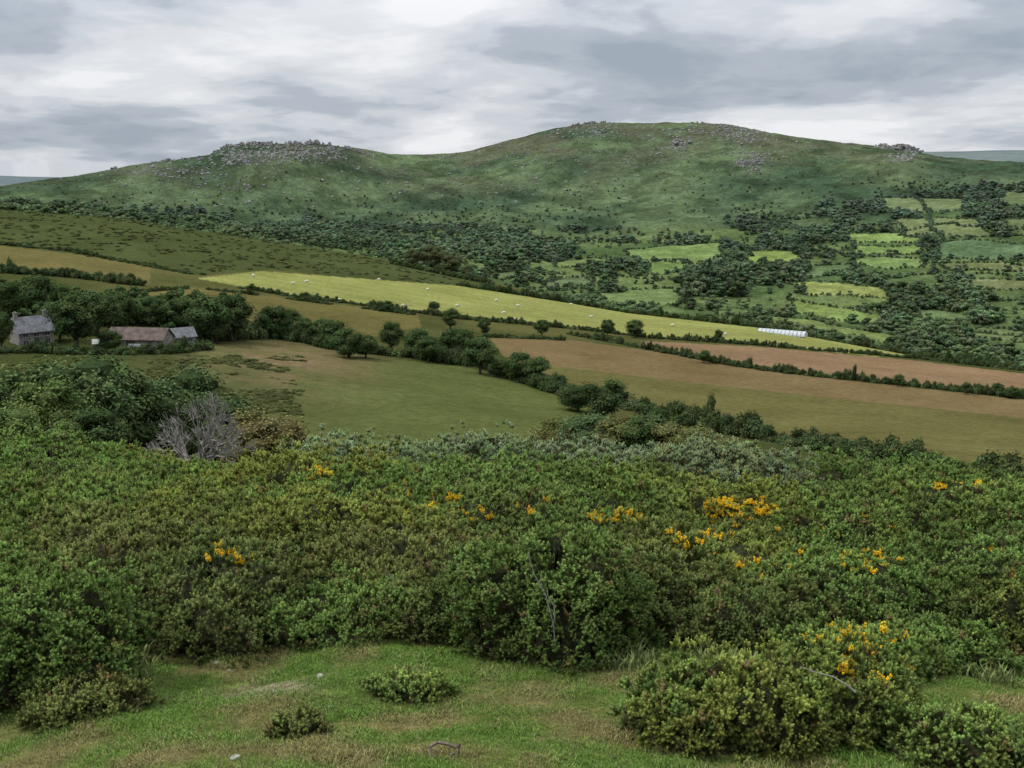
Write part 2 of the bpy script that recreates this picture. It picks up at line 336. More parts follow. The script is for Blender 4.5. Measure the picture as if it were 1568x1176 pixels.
def tree_mesh(name,seed,nleaf,leaf,spread=.42,crown0=.25,nb=16,trunk=True,mats=(M_bark,M_leaf_obj),core=.72,cs=.45):
    """unit-height tree: trunk, limbs, clumped crown"""
    rng=np.random.default_rng(seed); mb=MB()
    cz=(1+crown0)/2; hz=(1-crown0)/2
    blobs=[]
    for i in range(nb):
        u=rng.uniform(-.9,.95); th=i*2.4+rng.normal(0,.4); rr_=math.sqrt(max(0,1-u*u))*rng.uniform(.45,.85)
        br=rng.uniform(.10,.19)*(spread/.42)
        c=np.array([rr_*math.cos(th)*spread*.85,rr_*math.sin(th)*spread*.85,cz+u*hz*.74]); blobs.append((c,br))
    if trunk:
        ps=[np.array([0,0,-.04])]
        for k in range(1,5): ps.append(np.array([rng.normal(0,.012),rng.normal(0,.012),k*.16]))
        for k in range(4): mb.a(*tube(ps[k],ps[k+1],.035*(1-k*.2),.035*(1-(k+1)*.2),7),0)
        for c,br in blobs:
            s=ps[rng.integers(1,5)]; mid=(s+c)/2+rng.normal(0,.02,3)-np.array([0,0,.02])
            mb.a(*tube(s,mid,.014,.009,4),0); mb.a(*tube(mid,c,.009,.004,4),0)
    for c,br in blobs:
        sh0=rng.uniform(.7,1.3); tintc=np.array([rng.uniform(.9,1.15),1,rng.uniform(.8,1.1)])
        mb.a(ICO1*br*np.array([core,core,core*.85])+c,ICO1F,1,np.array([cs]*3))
        n=int(nleaf/nb); d=unit(rng.normal(0,1,(n,3))); rad_=br*(rng.uniform(.55,1.12,n)**.6)[:,None]*(1+.25*np.sin(d[:,:1]*5+seed)*np.cos(d[:,1:2]*6))
        P=c+d*rad_*np.array([1.1,1.1,.85])
        V,Fq=leafquads(P,d+np.array([0,0,.5]),leaf*rng.uniform(.6,1.3,n),rng)
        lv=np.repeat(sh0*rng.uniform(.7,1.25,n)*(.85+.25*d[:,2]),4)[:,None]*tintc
        mb.a(V,Fq,1,lv)
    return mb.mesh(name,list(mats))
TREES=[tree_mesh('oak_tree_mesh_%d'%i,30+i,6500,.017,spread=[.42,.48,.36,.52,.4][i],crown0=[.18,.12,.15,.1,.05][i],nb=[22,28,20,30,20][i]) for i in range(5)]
FART=[('far_tree_%d'%i,tree_mesh('far_tree_mesh_%d'%i,60+i,330,.062,spread=[.45,.5,.4,.55][i],crown0=.02,nb=[9,11,9,12][i],trunk=True,mats=(M_bark,M_leaf_inst),core=.88,cs=.75)) for i in range(4)]
def conifer(name,seed,mats):
    rng=np.random.default_rng(seed);mb=MB(); mb.a(*tube((0,0,-.03),(0,0,.95),.02,.004,6),0)
    n=700; z=rng.uniform(.08,1,n)**1.1; th=rng.uniform(0,6.28,n); r_=.25*(1-z)*rng.uniform(.4,1.1,n)+.01
    P=np.stack([r_*np.cos(th),r_*np.sin(th),z],1); V,Fq=leafquads(P,np.stack([np.cos(th),np.sin(th),th*0+.4],1),.04*np.ones(n),rng)
    mb.a(V,Fq,1,np.repeat(rng.uniform(.5,1,n),4)[:,None]*np.ones(3)); return mb.mesh(name,mats)
FART.append(('far_tree_5',conifer('far_conifer_mesh',5,[M_bark,M_leaf_inst])))
G_far=protos('woodland_trees',FART)
def shrub_mesh(name,seed,n,leaf,mats):
    rng=np.random.default_rng(seed);mb=MB()
    for k in range(7):
        c=np.array([rng.normal(0,.32),rng.normal(0,.32),rng.uniform(.25,.72)]); br=rng.uniform(.25,.42)
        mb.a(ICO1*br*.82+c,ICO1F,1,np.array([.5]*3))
        m_=n//7; d=unit(rng.normal(0,1,(m_,3))); P=c+d*br*rng.uniform(.8,1.2,(m_,1))
        V,Fq=leafquads(P,d+np.array([0,0,.5]),leaf*rng.uniform(.6,1.3,m_),rng); mb.a(V,Fq,1,np.repeat(rng.uniform(.6,1.3,m_),4)[:,None]*rng.uniform(.8,1.2)*np.ones(3))
    for k in range(4):
        mb.a(*tube((0,0,-.1),(rng.normal(0,.3),rng.normal(0,.3),.5),.03,.01,4),0)
    return mb.mesh(name,mats)
G_shrub=protos('hedge_shrubs',[('hedge_shrub_%d'%i,shrub_mesh('hedge_shrub_mesh_%d'%i,80+i,560,.075,[M_bark,M_leaf_inst])) for i in range(4)])
# ------------------------------------------------------------------ hedges, mid trees
def hedge(pts,h=2.2,w=1.6,step=1.0,tint=(.055,.078,.031),rmin=100,name='hedgerow',gap=0.0,var=.45):
    P=[]
    for i in range(len(pts)-1):
        n=max(2,int(abs(pts[i+1][0]-pts[i][0])/6+abs(pts[i+1][1]-pts[i][1])/4))
        for k in range(n): s=k/n; P.append(pick(pts[i][0]*(1-s)+pts[i+1][0]*s,pts[i][1]*(1-s)+pts[i+1][1]*s,rmin))
    P=np.array(P); P=np.stack([np.convolve(np.pad(P[:,k],2,'edge'),np.ones(5)/5,'valid') for k in (0,1)],1)
    L=np.concatenate([[0],np.cumsum(np.hypot(*np.diff(P,axis=0).T))]); n=int(L[-1]/step)+2; s=np.linspace(0,L[-1],n)
    x=np.interp(s,L,P[:,0])+RNG.normal(0,w*.3,n); y=np.interp(s,L,P[:,1])+RNG.normal(0,w*.3,n)
    k=vn(s/14,s*0,len(pts)+pts[0][0])>gap; x,y,s=x[k],y[k],s[k]; n=len(x)
    hh=h*(1-var+2*var*vn(s/7,s*0+3,pts[0][1]))*RNG.uniform(.7,1.3,n)*np.where(RNG.uniform(size=n)<.05,1.5,1)
    scl=np.stack([w*RNG.uniform(.7,1.4,n),w*RNG.uniform(.7,1.4,n),hh],1)
    T=np.array(tint)*RNG.uniform(.7,1.35,(n,1))*RNG.uniform(.9,1.12,(n,3))
    scatter(name,G_shrub,np.stack([x,y,hgt(x,y)-.1],1),np.stack([x*0,x*0,RNG.uniform(0,6.28,n)],1),scl,RNG.integers(0,4,n),T)
hedge([(700,437),(860,462),(960,479),(1160,501),(1400,545),(1568,566),(1700,580)],2.6,2.0,rmin=300)
hedge([(370,441),(450,455),(560,468),(700,488),(870,503),(1000,518),(1160,529),(1400,549),(1568,568)],2.0,1.5,rmin=200)
hedge([(870,512),(1000,536),(1120,560),(1200,571),(1400,592),(1568,611),(1700,628)],2.2,1.6,rmin=200)
hedge([(640,532),(700,548),(770,574),(850,603),(960,625),(1100,662),(1250,688),(1400,715),(1568,747)],3.0,2.3,step=.7)
hedge([(300,522),(430,517),(520,537),(640,548),(720,562)],3.2,2.3)
hedge([(-40,415),(100,423),(225,438)],3,2.4)
hedge([(-40,370),(100,384),(230,408),(300,421)],1.4,1.8)
hedge([(215,447),(300,441),(450,459),(640,483)],1.4,1.4,gap=.3)
hedge([(600,404),(700,425),(760,437)],3,2.4,rmin=300)
hedge([(735,516),(870,521)],1.5,1.4)
hedge([(-40,540),(60,539),(150,542),(250,542),(330,534)],1.8,1.7,step=.8,gap=.15)
NT=0
def tree(px,py,top,k=None,wide=1.0,col=(.055,.085,.03),r=None,name='oak_tree',rmin=100):
    global NT
    if r is None: x,y=pick(px,py,rmin)
    else: x,y=at(px,r,py)
    g=float(hgt(x,y)); R=math.hypot(x,y); h=ztop(px,top,R)-g
    k=NT%5 if k is None else k; NT+=1
    rg=np.random.default_rng(NT); j=rg.uniform(.85,1.2)
    return add(name,TREES[k],(x,y,g-.15),(0,0,rg.uniform(0,6.28)),(h*wide,h*wide,h),np.array(col)*j)
dk=(.060,.093,.036); ol=(.10,.11,.04); dk2=(.047,.075,.028)
for px,py,tp,wd in [(15,500,428,1),(60,492,420,1.2),(105,505,432,1),(150,512,440,1.1),(190,505,442,1),(235,508,452,1.1),(275,505,455,1.1),(118,536,446,1.3),(92,522,455,1.0),(325,525,440,1.1),(355,522,448,1.2),
   (418,517,466,1.3),(445,518,470,1.2),(500,530,482,1.4),(535,548,498,1.4),(600,542,490,.9),(640,545,502,1.3),(690,505,470,1.3),(665,475,460,1.3),(590,476,458,1.9),(735,572,514,1.3),(795,585,538,1.3),(822,592,543,1.3),
   (700,545,497,1.3),(742,512,484,1),(830,516,488,1.2),(930,514,488,1),(972,517,488,1.7),(885,630,585,1.4),(925,642,572,1.35),(1078,556,535,1.4),(1100,520,504,1.1),(1375,592,571,1.3),
   (1323,694,666,1.0),(1445,722,695,1.3),(1497,730,704,1.0),(1480,604,584,1),(1528,606,584,1),(1548,610,590,1.3),(385,448,432,1.3),(655,555,516,1.3),(560,548,512,1.4),(470,525,484,1.2),(1008,650,620,1.2),(1045,655,628,1.2),(3,537,474,.9),(170,538,503,1.3),(765,578,548,1.4),(850,600,570,1.3)]:
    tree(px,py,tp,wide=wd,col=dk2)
for px,r_,tp,wd in [(632,700,378,1.2),(662,705,374,1.3),(690,700,388,1.3),(715,690,405,1.4)]: tree(px,400,tp,r=r_,wide=wd,col=(.07,.085,.04))
lw=(.085,.125,.04)
for px,r_,tp,wd,c in [(-60,95,560,1.2,dk),(20,100,550,1.2,dk),(75,92,570,1.1,lw),(130,100,545,1.1,dk),(190,105,556,1.1,dk),(235,110,572,1.0,dk),(60,80,610,1.1,lw),(150,84,615,1.1,dk),(210,120,578,1.1,dk),(100,75,640,1.2,lw),(0,78,610,1.2,lw),(45,115,535,1.1,dk2),(165,118,540,1.0,dk2),
   (290,150,560,1.1,dk),(265,120,590,1.2,dk2),(408,95,628,1.3,(.12,.112,.045)),(375,105,618,1.2,(.11,.115,.045)),(440,100,650,1.3,(.13,.12,.045)),(330,128,603,1.2,dk2),
   (850,140,635,1.4,ol),(900,138,625,1.4,dk),(945,136,632,1.5,ol),(990,134,628,1.3,dk),(1030,132,645,1.5,ol),(1075,130,650,1.5,ol),(1120,126,668,1.5,ol),(830,120,650,1.4,ol),(1545,115,716,1.3,dk),(1590,115,722,1.3,dk)]:
    tree(px,640,tp,r=r_,wide=wd,col=c,name='hawthorn_tree' if px>300 else 'oak_tree')
n=320; q=RNG.uniform(0,1,(n,2)); P=np.array([pick(-60+q[i,0]*430,452+q[i,0]*22+q[i,1]*38,200) for i in range(n)])
scatter('farm_woodland',G_far,np.stack([P[:,0],P[:,1],hgt(P[:,0],P[:,1])-.3],1),np.stack([q[:,0]*0,q[:,0]*0,q[:,1]*60],1),RNG.uniform(3.5,7.5,n),RNG.integers(0,4,n),np.array(dk2)*RNG.uniform(.7,1.4,(n,1)))
def dead_tree():
    rng=np.random.default_rng(3);mb=MB()
    def br(p,d,l,r,k):
        q=p+d*l; mb.a(*tube(p,q,r,r*.75,5 if k>3 else 3),0)
        if k==0: return
        for _ in range(3 if k>1 else 4):
            nd=unit(d+rng.normal(0,.42,3)+np.array([0,0,.05])); br(q,nd,l*rng.uniform(.68,.86),max(r*.62,.016),k-1)
    for i in range(10):
        th=i*.698+rng.normal(0,.2); e=rng.uniform(.3,1.5) if i<8 else 5
        br(np.array([rng.normal(0,.1),rng.normal(0,.1),-.2]),unit(np.array([math.cos(th),math.sin(th),e])),1.25,.10,4)
    return mb.mesh('dead_tree_mesh',[M_dead])
DR=62
x,y=at(303,DR,650); g=float(hgt(x,y)); dm=dead_tree(); cs_=np.array([v.co[:] for v in dm.vertices]); k_=(ztop(303,598,DR)-g)/cs_[:,2].max(); kx=(80/F*DR)/np.percentile(np.abs(cs_[:,0]),98)
add('dead_tree',dm,(x,y,g),(0,0,1.4),(kx,kx,k_))
# ------------------------------------------------------------------ far valley woodland + hill scrub
woodtop=[(-100,318),(200,322),(260,318),(330,315),(440,328),(520,332),(640,342),(760,345),(900,352),(1050,345),(1180,328),(1290,312),(1400,288),(1568,286),(1700,286)]
def blocked(x,y):
    b=np.zeros(x.shape,bool)
    for P,_ in FP: b|=inside(x,y,P)
    return b
n=30000; a=RNG.uniform(-rad(31),rad(31),n); r=np.sqrt(RNG.uniform(800**2,2300**2,n)); x=r*np.sin(a);y=r*np.cos(a); z=hgt(x,y); px,py=project(x,y,z)
den=fbm(x/55,y/75,31,3); wt=line_y(woodtop,px); r=np.hypot(x,y)
right=np.clip((px-700)/400,0,1)
edge=(py-(wt+12*(fbm(px/40,px*0,5)-.5)*2)); keep=(edge>0)&(~blocked(x,y))&((den>.39+.09*right)|(RNG.uniform(size=n)<.16-.07*right))&(RNG.uniform(size=n)<.25+edge/30)
front=np.zeros(n,bool)
for dd_ in (14,28,42): front|=blocked(x*(1+dd_/r),y*(1+dd_/r))
keep&=~(front&(RNG.uniform(size=n)<.92))
x,y,z,px,py,right,den=[q[keep] for q in (x,y,z,px,py,right,den)]; s=RNG.uniform(4.5,10,len(x))*(.8+1.1*np.clip((den-.42)*4,0,.6)); ids=RNG.integers(0,4,len(x))
con=((px>1050)&(px<1145)&(py>405)&(py<475)); ids=np.where(con&(RNG.uniform(size=len(x))<.3),4,ids); s=np.where(con,s*1.35,s)
X=[x];Y=[y];S=[s];I=[ids]
for P,_ in FP:
    Q=np.concatenate([P,P[:1]]); L=np.concatenate([[0],np.cumsum(np.hypot(*np.diff(Q,axis=0).T))]); m_=int(L[-1]/3); ss=np.linspace(0,L[-1],m_)
    X.append(np.interp(ss,L,Q[:,0])+RNG.normal(0,1.6,m_));Y.append(np.interp(ss,L,Q[:,1])+RNG.normal(0,1.6,m_)); S.append(RNG.uniform(1.8,4.0,m_)*np.where(RNG.uniform(size=m_)<.09,2.3,1));I.append(RNG.integers(0,4,m_))
for pts in [[(1150,350),(1300,352),(1450,345),(1600,350)],[(1230,425),(1330,425),(1430,420),(1600,424)],[(1380,440),(1480,452),(1600,462)],[(1350,500),(1450,505),(1600,520)],[(1400,290),(1420,330),(1440,370),(1430,420)],[(1500,300),(1520,340),(1530,368)],[(900,420),(1000,430),(1080,425)],[(1170,330),(1240,360),(1290,395)],[(1360,462),(1470,465),(1600,480)],[(820,448),(900,440),(910,470)]]:
    for i in range(len(pts)-1):
        A_=np.array(pick(*pts[i],900));B_=np.array(pick(*pts[i+1],900)); m_=int(np.hypot(*(B_-A_))/3.2)+2; t_=np.linspace(0,1,m_)
        ox=(fbm(t_*4,t_*0,i)-.5)*30
        X.append(A_[0]+(B_-A_)[0]*t_+ox+RNG.normal(0,1.5,m_));Y.append(A_[1]+(B_-A_)[1]*t_+ox+RNG.normal(0,1.5,m_));S.append(RNG.uniform(2.5,5,m_)*np.where(RNG.uniform(size=m_)<.1,1.9,1));I.append(RNG.integers(0,4,m_))
x=np.concatenate(X);y=np.concatenate(Y);s=np.concatenate(S);ids=np.concatenate(I);n=len(x);print('woodland',n)
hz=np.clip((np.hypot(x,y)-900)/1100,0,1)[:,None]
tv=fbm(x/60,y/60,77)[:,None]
T=(np.array((.078,.115,.053))*(1-hz)+np.array((.084,.123,.086))*hz)*RNG.uniform(.6,1.4,(n,1))*(.5+1.0*tv)*RNG.uniform(.9,1.12,(n,3))  # tint cools with distance, haze painted into the foliage colour
T=np.where(ids[:,None]==4,T*.7,T)
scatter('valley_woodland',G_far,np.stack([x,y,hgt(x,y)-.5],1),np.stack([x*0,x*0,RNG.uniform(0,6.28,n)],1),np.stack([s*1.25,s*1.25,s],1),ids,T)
n=15000; a=RNG.uniform(-rad(31),rad(31),n); r=np.sqrt(RNG.uniform(1500**2,2680**2,n)); x=r*np.sin(a);y=r*np.cos(a); z=hgt(x,y); px,py=project(x,y,z); wt=line_y(woodtop,px); rg_=line_y(ridge,px)
f=np.clip((py-rg_)/np.maximum(wt-rg_,5),0,1); den=fbm(x/60,y/60,33,3)
keep=(py<wt+6)&(RNG.uniform(size=n)<(.10+.75*f**4)*np.clip((den-.3)*4,0,1)*1.3)&(~blocked(x,y))
x,y,z,f=[q[keep] for q in (x,y,z,f)]; n=len(x); s=RNG.uniform(1.2,4.2,n)*(.6+.6*f)
T=np.array((.065,.095,.06))*RNG.uniform(.5,1.2,(n,1))*np.ones(3)
scatter('hillside_scrub',G_far,np.stack([x,y,z-.3],1),np.stack([x*0,x*0,RNG.uniform(0,6.28,n)],1),np.stack([s*1.5,s*1.5,s],1),RNG.integers(0,4,n),T)
HP=NP[0][0]; n=40000; x=RNG.uniform(HP[:,0].min(),HP[:,0].max(),n); y=RNG.uniform(HP[:,1].min(),HP[:,1].max(),n); r=np.hypot(x,y)
keep=inside(x,y,HP)&(fbm(x/34,y/12,41,3)>.44)&(r<760); x,y=x[keep][:13000],y[keep][:13000]; n=len(x)
T=np.array((.078,.093,.036))*RNG.uniform(.6,1.4,(n,1))*np.ones(3)
scatter('heath_scrub',G_shrub,np.stack([x,y,hgt(x,y)-.1],1),np.stack([x*0,x*0,RNG.uniform(0,6.28,n)],1),np.stack([RNG.uniform(1.2,2.6,n),RNG.uniform(1.2,2.4,n),RNG.uniform(.35,1.0,n)],1),RNG.integers(0,4,n),T)
n=2600; q=RNG.uniform(0,1,(n,2)); P=np.array([pick(230+q[i,0]*230,545+q[i,1]*150,120) for i in range(n)]); k=(fbm(P[:,0]/9,P[:,1]/9,43)+.3*(.45-q[:,0])>.47); P=P[k]; n=len(P)
scatter('rough_scrub',G_shrub,np.stack([P[:,0],P[:,1],hgt(P[:,0],P[:,1])-.1],1),np.stack([P[:,0]*0,P[:,0]*0,RNG.uniform(0,6.28,n)],1),np.stack([RNG.uniform(.8,1.8,n)]*2+[RNG.uniform(.2,.6,n)],1),RNG.integers(0,4,n),np.array((.08,.092,.034))*RNG.uniform(.6,1.4,(n,1))*np.ones(3))
# ------------------------------------------------------------------ granite
def boulder(rng,blk=.68):
    V=ICO2*(1+.16*np.sin(ICO2[:,[1,2,0]]*rng.uniform(2,5,3)+rng.uniform(0,6,3))); V=np.clip(V,-blk*rng.uniform(.8,1.1,3),blk*rng.uniform(.8,1.1,3)); V=V+rng.normal(0,.025,V.shape); return V
def tor(px,py,wpx,npile,smin,smax,hmax,seed,r=None,name='granite_tor'):
    rng=np.random.default_rng(seed); 
    x0,y0=at(px,r,py) if r else pick(px,py,1500); R=math.hypot(x0,y0); W=wpx/F*R; mb=MB()
    for i in range(npile):
        u=rng.normal(0,.33); v=rng.normal(0,.2)*W*.6; x=x0+u*W; y=y0+v; g=float(hgt(x,y)); env=max(0.15,1-(abs(u)/.7)**1.5); top=hmax*env*rng.uniform(.4,1)
        z=g-1; 
        for lv in range(4):
            s=rng.uniform(smin,smax)*(1-.15*lv); sc=np.array([s*rng.uniform(.9,1.6),s*rng.uniform(.8,1.3),s*rng.uniform(.5,.8)])
            th=rng.uniform(-.5,.5); c_,s_=math.cos(th),math.sin(th); V=boulder(rng)*sc; V=np.stack([V[:,0]*c_-V[:,1]*s_,V[:,0]*s_+V[:,1]*c_,V[:,2]+V[:,0]*rng.normal(0,.1)],1)
            mb.a(V+np.array([x-x0+rng.normal(0,s*.25),y-y0+rng.normal(0,s*.2),z+sc[2]*.5-float(hgt(x0,y0))]),ICO2F,0); z+=sc[2]*1.2
            if z>g+top: break
    add(name,mb.mesh('granite_tor_mesh',[M_rock]),(x0,y0,float(hgt(x0,y0))))
tor(385,222,95,54,1.8,5.2,10,1,r=2310); tor(475,221,75,46,1.8,5.2,11,2,r=2340); tor(545,229,40,22,1.5,4,6,3,r=2400); tor(455,219,14,14,2.5,5.5,17,4,r=2330); tor(350,226,20,16,2,4.5,10,14,r=2300); tor(530,225,12,9,2,4.5,10,24,r=2380); tor(408,219,14,10,2,4.5,10,34,r=2320)
tor(1384,233,50,56,3,7,20,5,r=2440); tor(1350,224,18,14,1.8,4.5,8,6,r=2470)
tor(905,188,58,34,1.5,4.5,8,7,r=2690); tor(1070,188,40,18,1.2,3.6,6,8,r=2670); tor(1037,222,14,16,3.5,7,21,9); tor(1120,195,60,30,1.6,4.2,5,10); tor(1150,250,36,28,2.5,5,8,11)
tor(175,259,16,10,1.5,3.5,5,12,r=2260); tor(260,246,50,20,1.5,3.5,5,15,r=2280); tor(375,248,20,14,2.5,4.5,8,16)
rockp=[]
for i in range(4):
    rg=np.random.default_rng(200+i); mb=MB(); mb.a(boulder(rg),ICO2F,0); rockp.append(('moor_boulder_%d'%i,mb.mesh('boulder_mesh_%d'%i,[M_rock])))
G_rock=protos('moor_boulders',rockp)
XY=[]
for cx_,cy_,sx,sy,m_ in [(390,238,80,14,520),(480,236,60,12,330),(1130,205,60,14,300),(1150,245,40,20,220),(900,200,70,12,190),(1384,242,26,8,140),(250,262,90,14,200),(1037,225,14,14,60),(850,235,250,30,260),(1050,200,90,12,160),(700,285,400,35,200),(300,290,200,30,120)]:
    for _ in range(m_):
        qx=cx_+RNG.normal(0,sx*.5);qy=cy_+RNG.normal(0,sy*.6)
        if qy<line_y(ridge,qx)+1: qy=line_y(ridge,qx)+abs(RNG.normal(0,6))+1
        XY.append(pick(qx,qy,1500))
XY=np.array(XY)+RNG.normal(0,4,(len(XY),2)); n=len(XY); s=RNG.uniform(.4,1,n)**2*3.6+.3
scatter('moorland_boulders',G_rock,np.stack([XY[:,0],XY[:,1],hgt(XY[:,0],XY[:,1])+s*.1],1),RNG.uniform(-.3,.3,(n,3))+np.array([0,0,1])*RNG.uniform(0,6,(n,1)),np.stack([s*1.2,s,s*.7],1),RNG.integers(0,4,n),np.ones((n,3)))
# ------------------------------------------------------------------ gorse
def sprig(name,seed,nsh,mat,dead=False,flower=False):
    rng=np.random.default_rng(seed);mb=MB()
    for s_ in range(nsh):
        d=unit(np.array([rng.normal(0,.42),rng.normal(0,.42),1.])); L=rng.uniform(.6,1.0); p0=np.array([rng.normal(0,.08),rng.normal(0,.08),-.1])
        mb.a(*tube(p0,p0+d*L,.012,.005,3),0,np.array([.4,.35,.3]))
        if dead: 
            for k in range(6):
                a_=p0+d*L*rng.uniform(.2,.9); mb.a(*tube(a_,a_+unit(d+rng.normal(0,.7,3))*rng.uniform(.15,.4),.008,.003,3),0,np.array([.8]*3)*rng.uniform(.6,1.3))
            continue
        m_=58; tt=rng.uniform(.12,1.03,m_); ax=unit(np.cross(d,[1,.1,.2])); ay=np.cross(d,ax); th=rng.uniform(0,6.28,m_)
        o=np.cos(th)[:,None]*ax+np.sin(th)[:,None]*ay; c=p0+d*(tt*L)[:,None]; ll=rng.uniform(.13,.24,m_)[:,None]*(1.15-.5*tt[:,None]**3)
        tip=c+unit(o+d*rng.uniform(.4,1.2,(m_,1)))*ll; w_=np.cross(o,d)*.032
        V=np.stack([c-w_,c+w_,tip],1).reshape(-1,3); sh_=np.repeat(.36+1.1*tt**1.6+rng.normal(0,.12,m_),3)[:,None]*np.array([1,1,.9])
        mb.a(V,np.arange(3*m_).reshape(-1,3),0,np.maximum(sh_,.1))
        if flower:
            for k in range(11):
                c=p0+d*L*rng.uniform(.45,1.05)+rng.normal(0,.07,3); mb.a(ICO1*np.array([.055,.055,.075])*rng.uniform(.7,1.2)+c,ICO1F,1,np.array([1,rng.uniform(.85,1.15),1]))
    return mb.mesh(name,[mat,M_flower])
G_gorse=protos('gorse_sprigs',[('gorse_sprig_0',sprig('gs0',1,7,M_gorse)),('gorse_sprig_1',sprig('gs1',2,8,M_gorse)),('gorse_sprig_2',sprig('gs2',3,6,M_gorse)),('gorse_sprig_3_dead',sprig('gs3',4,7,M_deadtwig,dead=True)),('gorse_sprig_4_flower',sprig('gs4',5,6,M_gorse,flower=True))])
FLOW=[(350,855,38,22,.5),(480,728,30,10,.5),(675,768,30,10,.7),(850,772,20,8,.45),(790,785,60,8,.35),(945,795,45,8,.7),(1130,782,62,18,.5),(1450,750,22,8,.5),(1330,868,50,24,.22),(1300,985,90,24,.2),(1330,1032,70,18,.2),(1060,832,30,14,.3),(1520,870,40,30,.08),(730,792,40,12,.4),(1020,1000,30,14,.15),(1495,748,30,8,.25),(600,770,60,30,.05),(1200,830,200,60,.03)]
TONE={'y':(.255,.29,.078),'g':(.18,.27,.082),'d':(.14,.19,.066),'b':(.28,.35,.22),'o':(.20,.225,.08)}
def gorse(x0,y0,a,b,h,tone,seed,dens=60,ss=.2,dead=.04,name='gorse_bush',hollow=.5):
    rng=np.random.default_rng(seed); ph=rng.uniform(0,6.28,6)
    def lump(th,phi): return 1+.14*np.sin(3*th+ph[0]+2*phi)+.12*np.sin(5*th+ph[1]-4*phi)+.10*np.sin(9*th+ph[2]+7*phi)+.05*np.sin(14*th+ph[3]-11*phi)
    def pos(th,phi,s):
        L=lump(th,phi)*s; dx=np.sin(phi)**.8*np.cos(th)*a*L; dy=np.sin(phi)**.8*np.sin(th)*b*L
        x=x0+dx;y=y0+dy; return np.stack([x,y,hgt(x,y)+h*np.cos(phi)*L],-1)
    T_,P_=np.meshgrid(np.linspace(0,2*np.pi,36,endpoint=False),np.linspace(0.02,np.pi/2+.05,12),indexing='ij')
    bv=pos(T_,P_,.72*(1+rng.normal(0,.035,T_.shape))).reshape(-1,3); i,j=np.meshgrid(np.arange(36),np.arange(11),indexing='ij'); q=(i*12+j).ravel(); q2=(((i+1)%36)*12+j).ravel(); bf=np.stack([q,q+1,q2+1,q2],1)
    area=2*np.pi*(a*b+a*h+b*h)/3*1.15; n=int(area*dens); th=rng.uniform(0,6.28,n); cu=rng.uniform(-.02,1,n); phi=np.arccos(np.clip(cu,-.05,1))
    nr=np.stack([np.sin(phi)*np.cos(th)/a,np.sin(phi)*np.sin(th)/b,np.cos(phi)/h],1); nr=unit(nr)
    low=np.clip(1-cu/.5,0,1); patch=vn(th*2.2,cu*4,seed)
    keep=~((nr[:,1]>.45)&(rng.uniform(size=n)<.5)) & ~((rng.uniform(size=n)<hollow*low**1.2)&(patch>.42))
    th,cu,phi,nr,low,patch=[q_[keep] for q_ in (th,cu,phi,nr,low,patch)]; n=len(th)
    s=rng.uniform(.70,1.0,n)**.8; P=pos(th,phi,s)
    nr=unit(nr+np.array([0,0,.55])+rng.normal(0,.22,(n,3)))
    px,py=project(*P.T); idx=rng.integers(0,3,n)
    dd=rng.uniform(size=n)<dead+.5*low**1.5*(patch>.4); idx[dd]=3
    vis=(cu>.25)
    for fx,fy,sx,sy,pr in FLOW:
        k=(((px-fx)/sx)**2+((py-fy)/sy)**2<1)&(rng.uniform(size=n)<pr*.7*2*fbm(P[:,0]/.3,P[:,1]/.3,3))&vis&(idx!=3); idx[k]=4
    tn=np.array(TONE[tone]); alt=np.array(TONE[rng.choice(['y','g','d','o'])]); mixn=np.clip((fbm(P[:,0]/.7,P[:,1]/.7,seed%17)-.35)*2.5,0,1)[:,None]
    tint=(tn*(1-mixn*.5)+alt*mixn*.5)*rng.uniform(.7,1.35,(n,1))*rng.uniform(.94,1.06,(n,3))*(.6+.5*cu[:,None])  # low sprigs darker, mound shading painted into the tint
    br=(rng.uniform(size=n)<.03); tint[br]=np.array((.21,.17,.08))
    sc=ss*rng.uniform(.65,1.3,n)
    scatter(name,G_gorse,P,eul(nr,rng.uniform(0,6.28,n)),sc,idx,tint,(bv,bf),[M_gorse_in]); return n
tot=0;sd=500
B=[(70,1085,300,850,.9,'g'),(10,1010,240,850,.8,'g'),(850,1022,330,792,.8,'g'),(750,990,230,830,.8,'d'),(950,995,220,840,.8,'d'),(520,990,360,890,.7,'g'),(420,965,220,885,.8,'d'),(1170,1160,470,985,.55,'y'),(1290,1090,260,960,.7,'g'),(1080,1150,260,1030,.6,'g'),
 (1130,1010,260,890,.8,'d'),(1230,975,220,880,.8,'o'),(630,1078,150,1040,.6,'g'),(130,1105,190,1035,.7,'o'),(1460,1180,260,1085,.6,'g'),(240,940,220,845,.8,'y'),(320,920,200,830,.8,'d'),(1400,960,330,850,.8,'g'),(1540,1000,250,880,.8,'d'),(460,1130,90,1090,.7,'o'),(100,930,220,800,.8,'g'),(1560,1190,160,1100,.8,'g'),(1330,1040,200,960,.8,'g'),(1430,1030,230,950,.7,'g'),(650,985,150,900,.8,'d')]
for px,pb,wpx,pt,dr,tn in B:
    x,y=pick(px,pb,4); R=math.hypot(x,y); a_=wpx/2/F*R*1.03; b_=a_*dr; x*= (R+b_*.8)/R; y*=(R+b_*.8)/R; R2_=math.hypot(x,y)
    h=ztop(px,pt,R2_)-float(hgt(x,y)); h=max(h,.2)/1.12
    sd+=1; tot+=gorse(x,y,a_,b_,h,tn,sd,dens=225,ss=.115,dead=.03,hollow=.6 if px in(850,950,1130) else .08)
r_=14.6; 
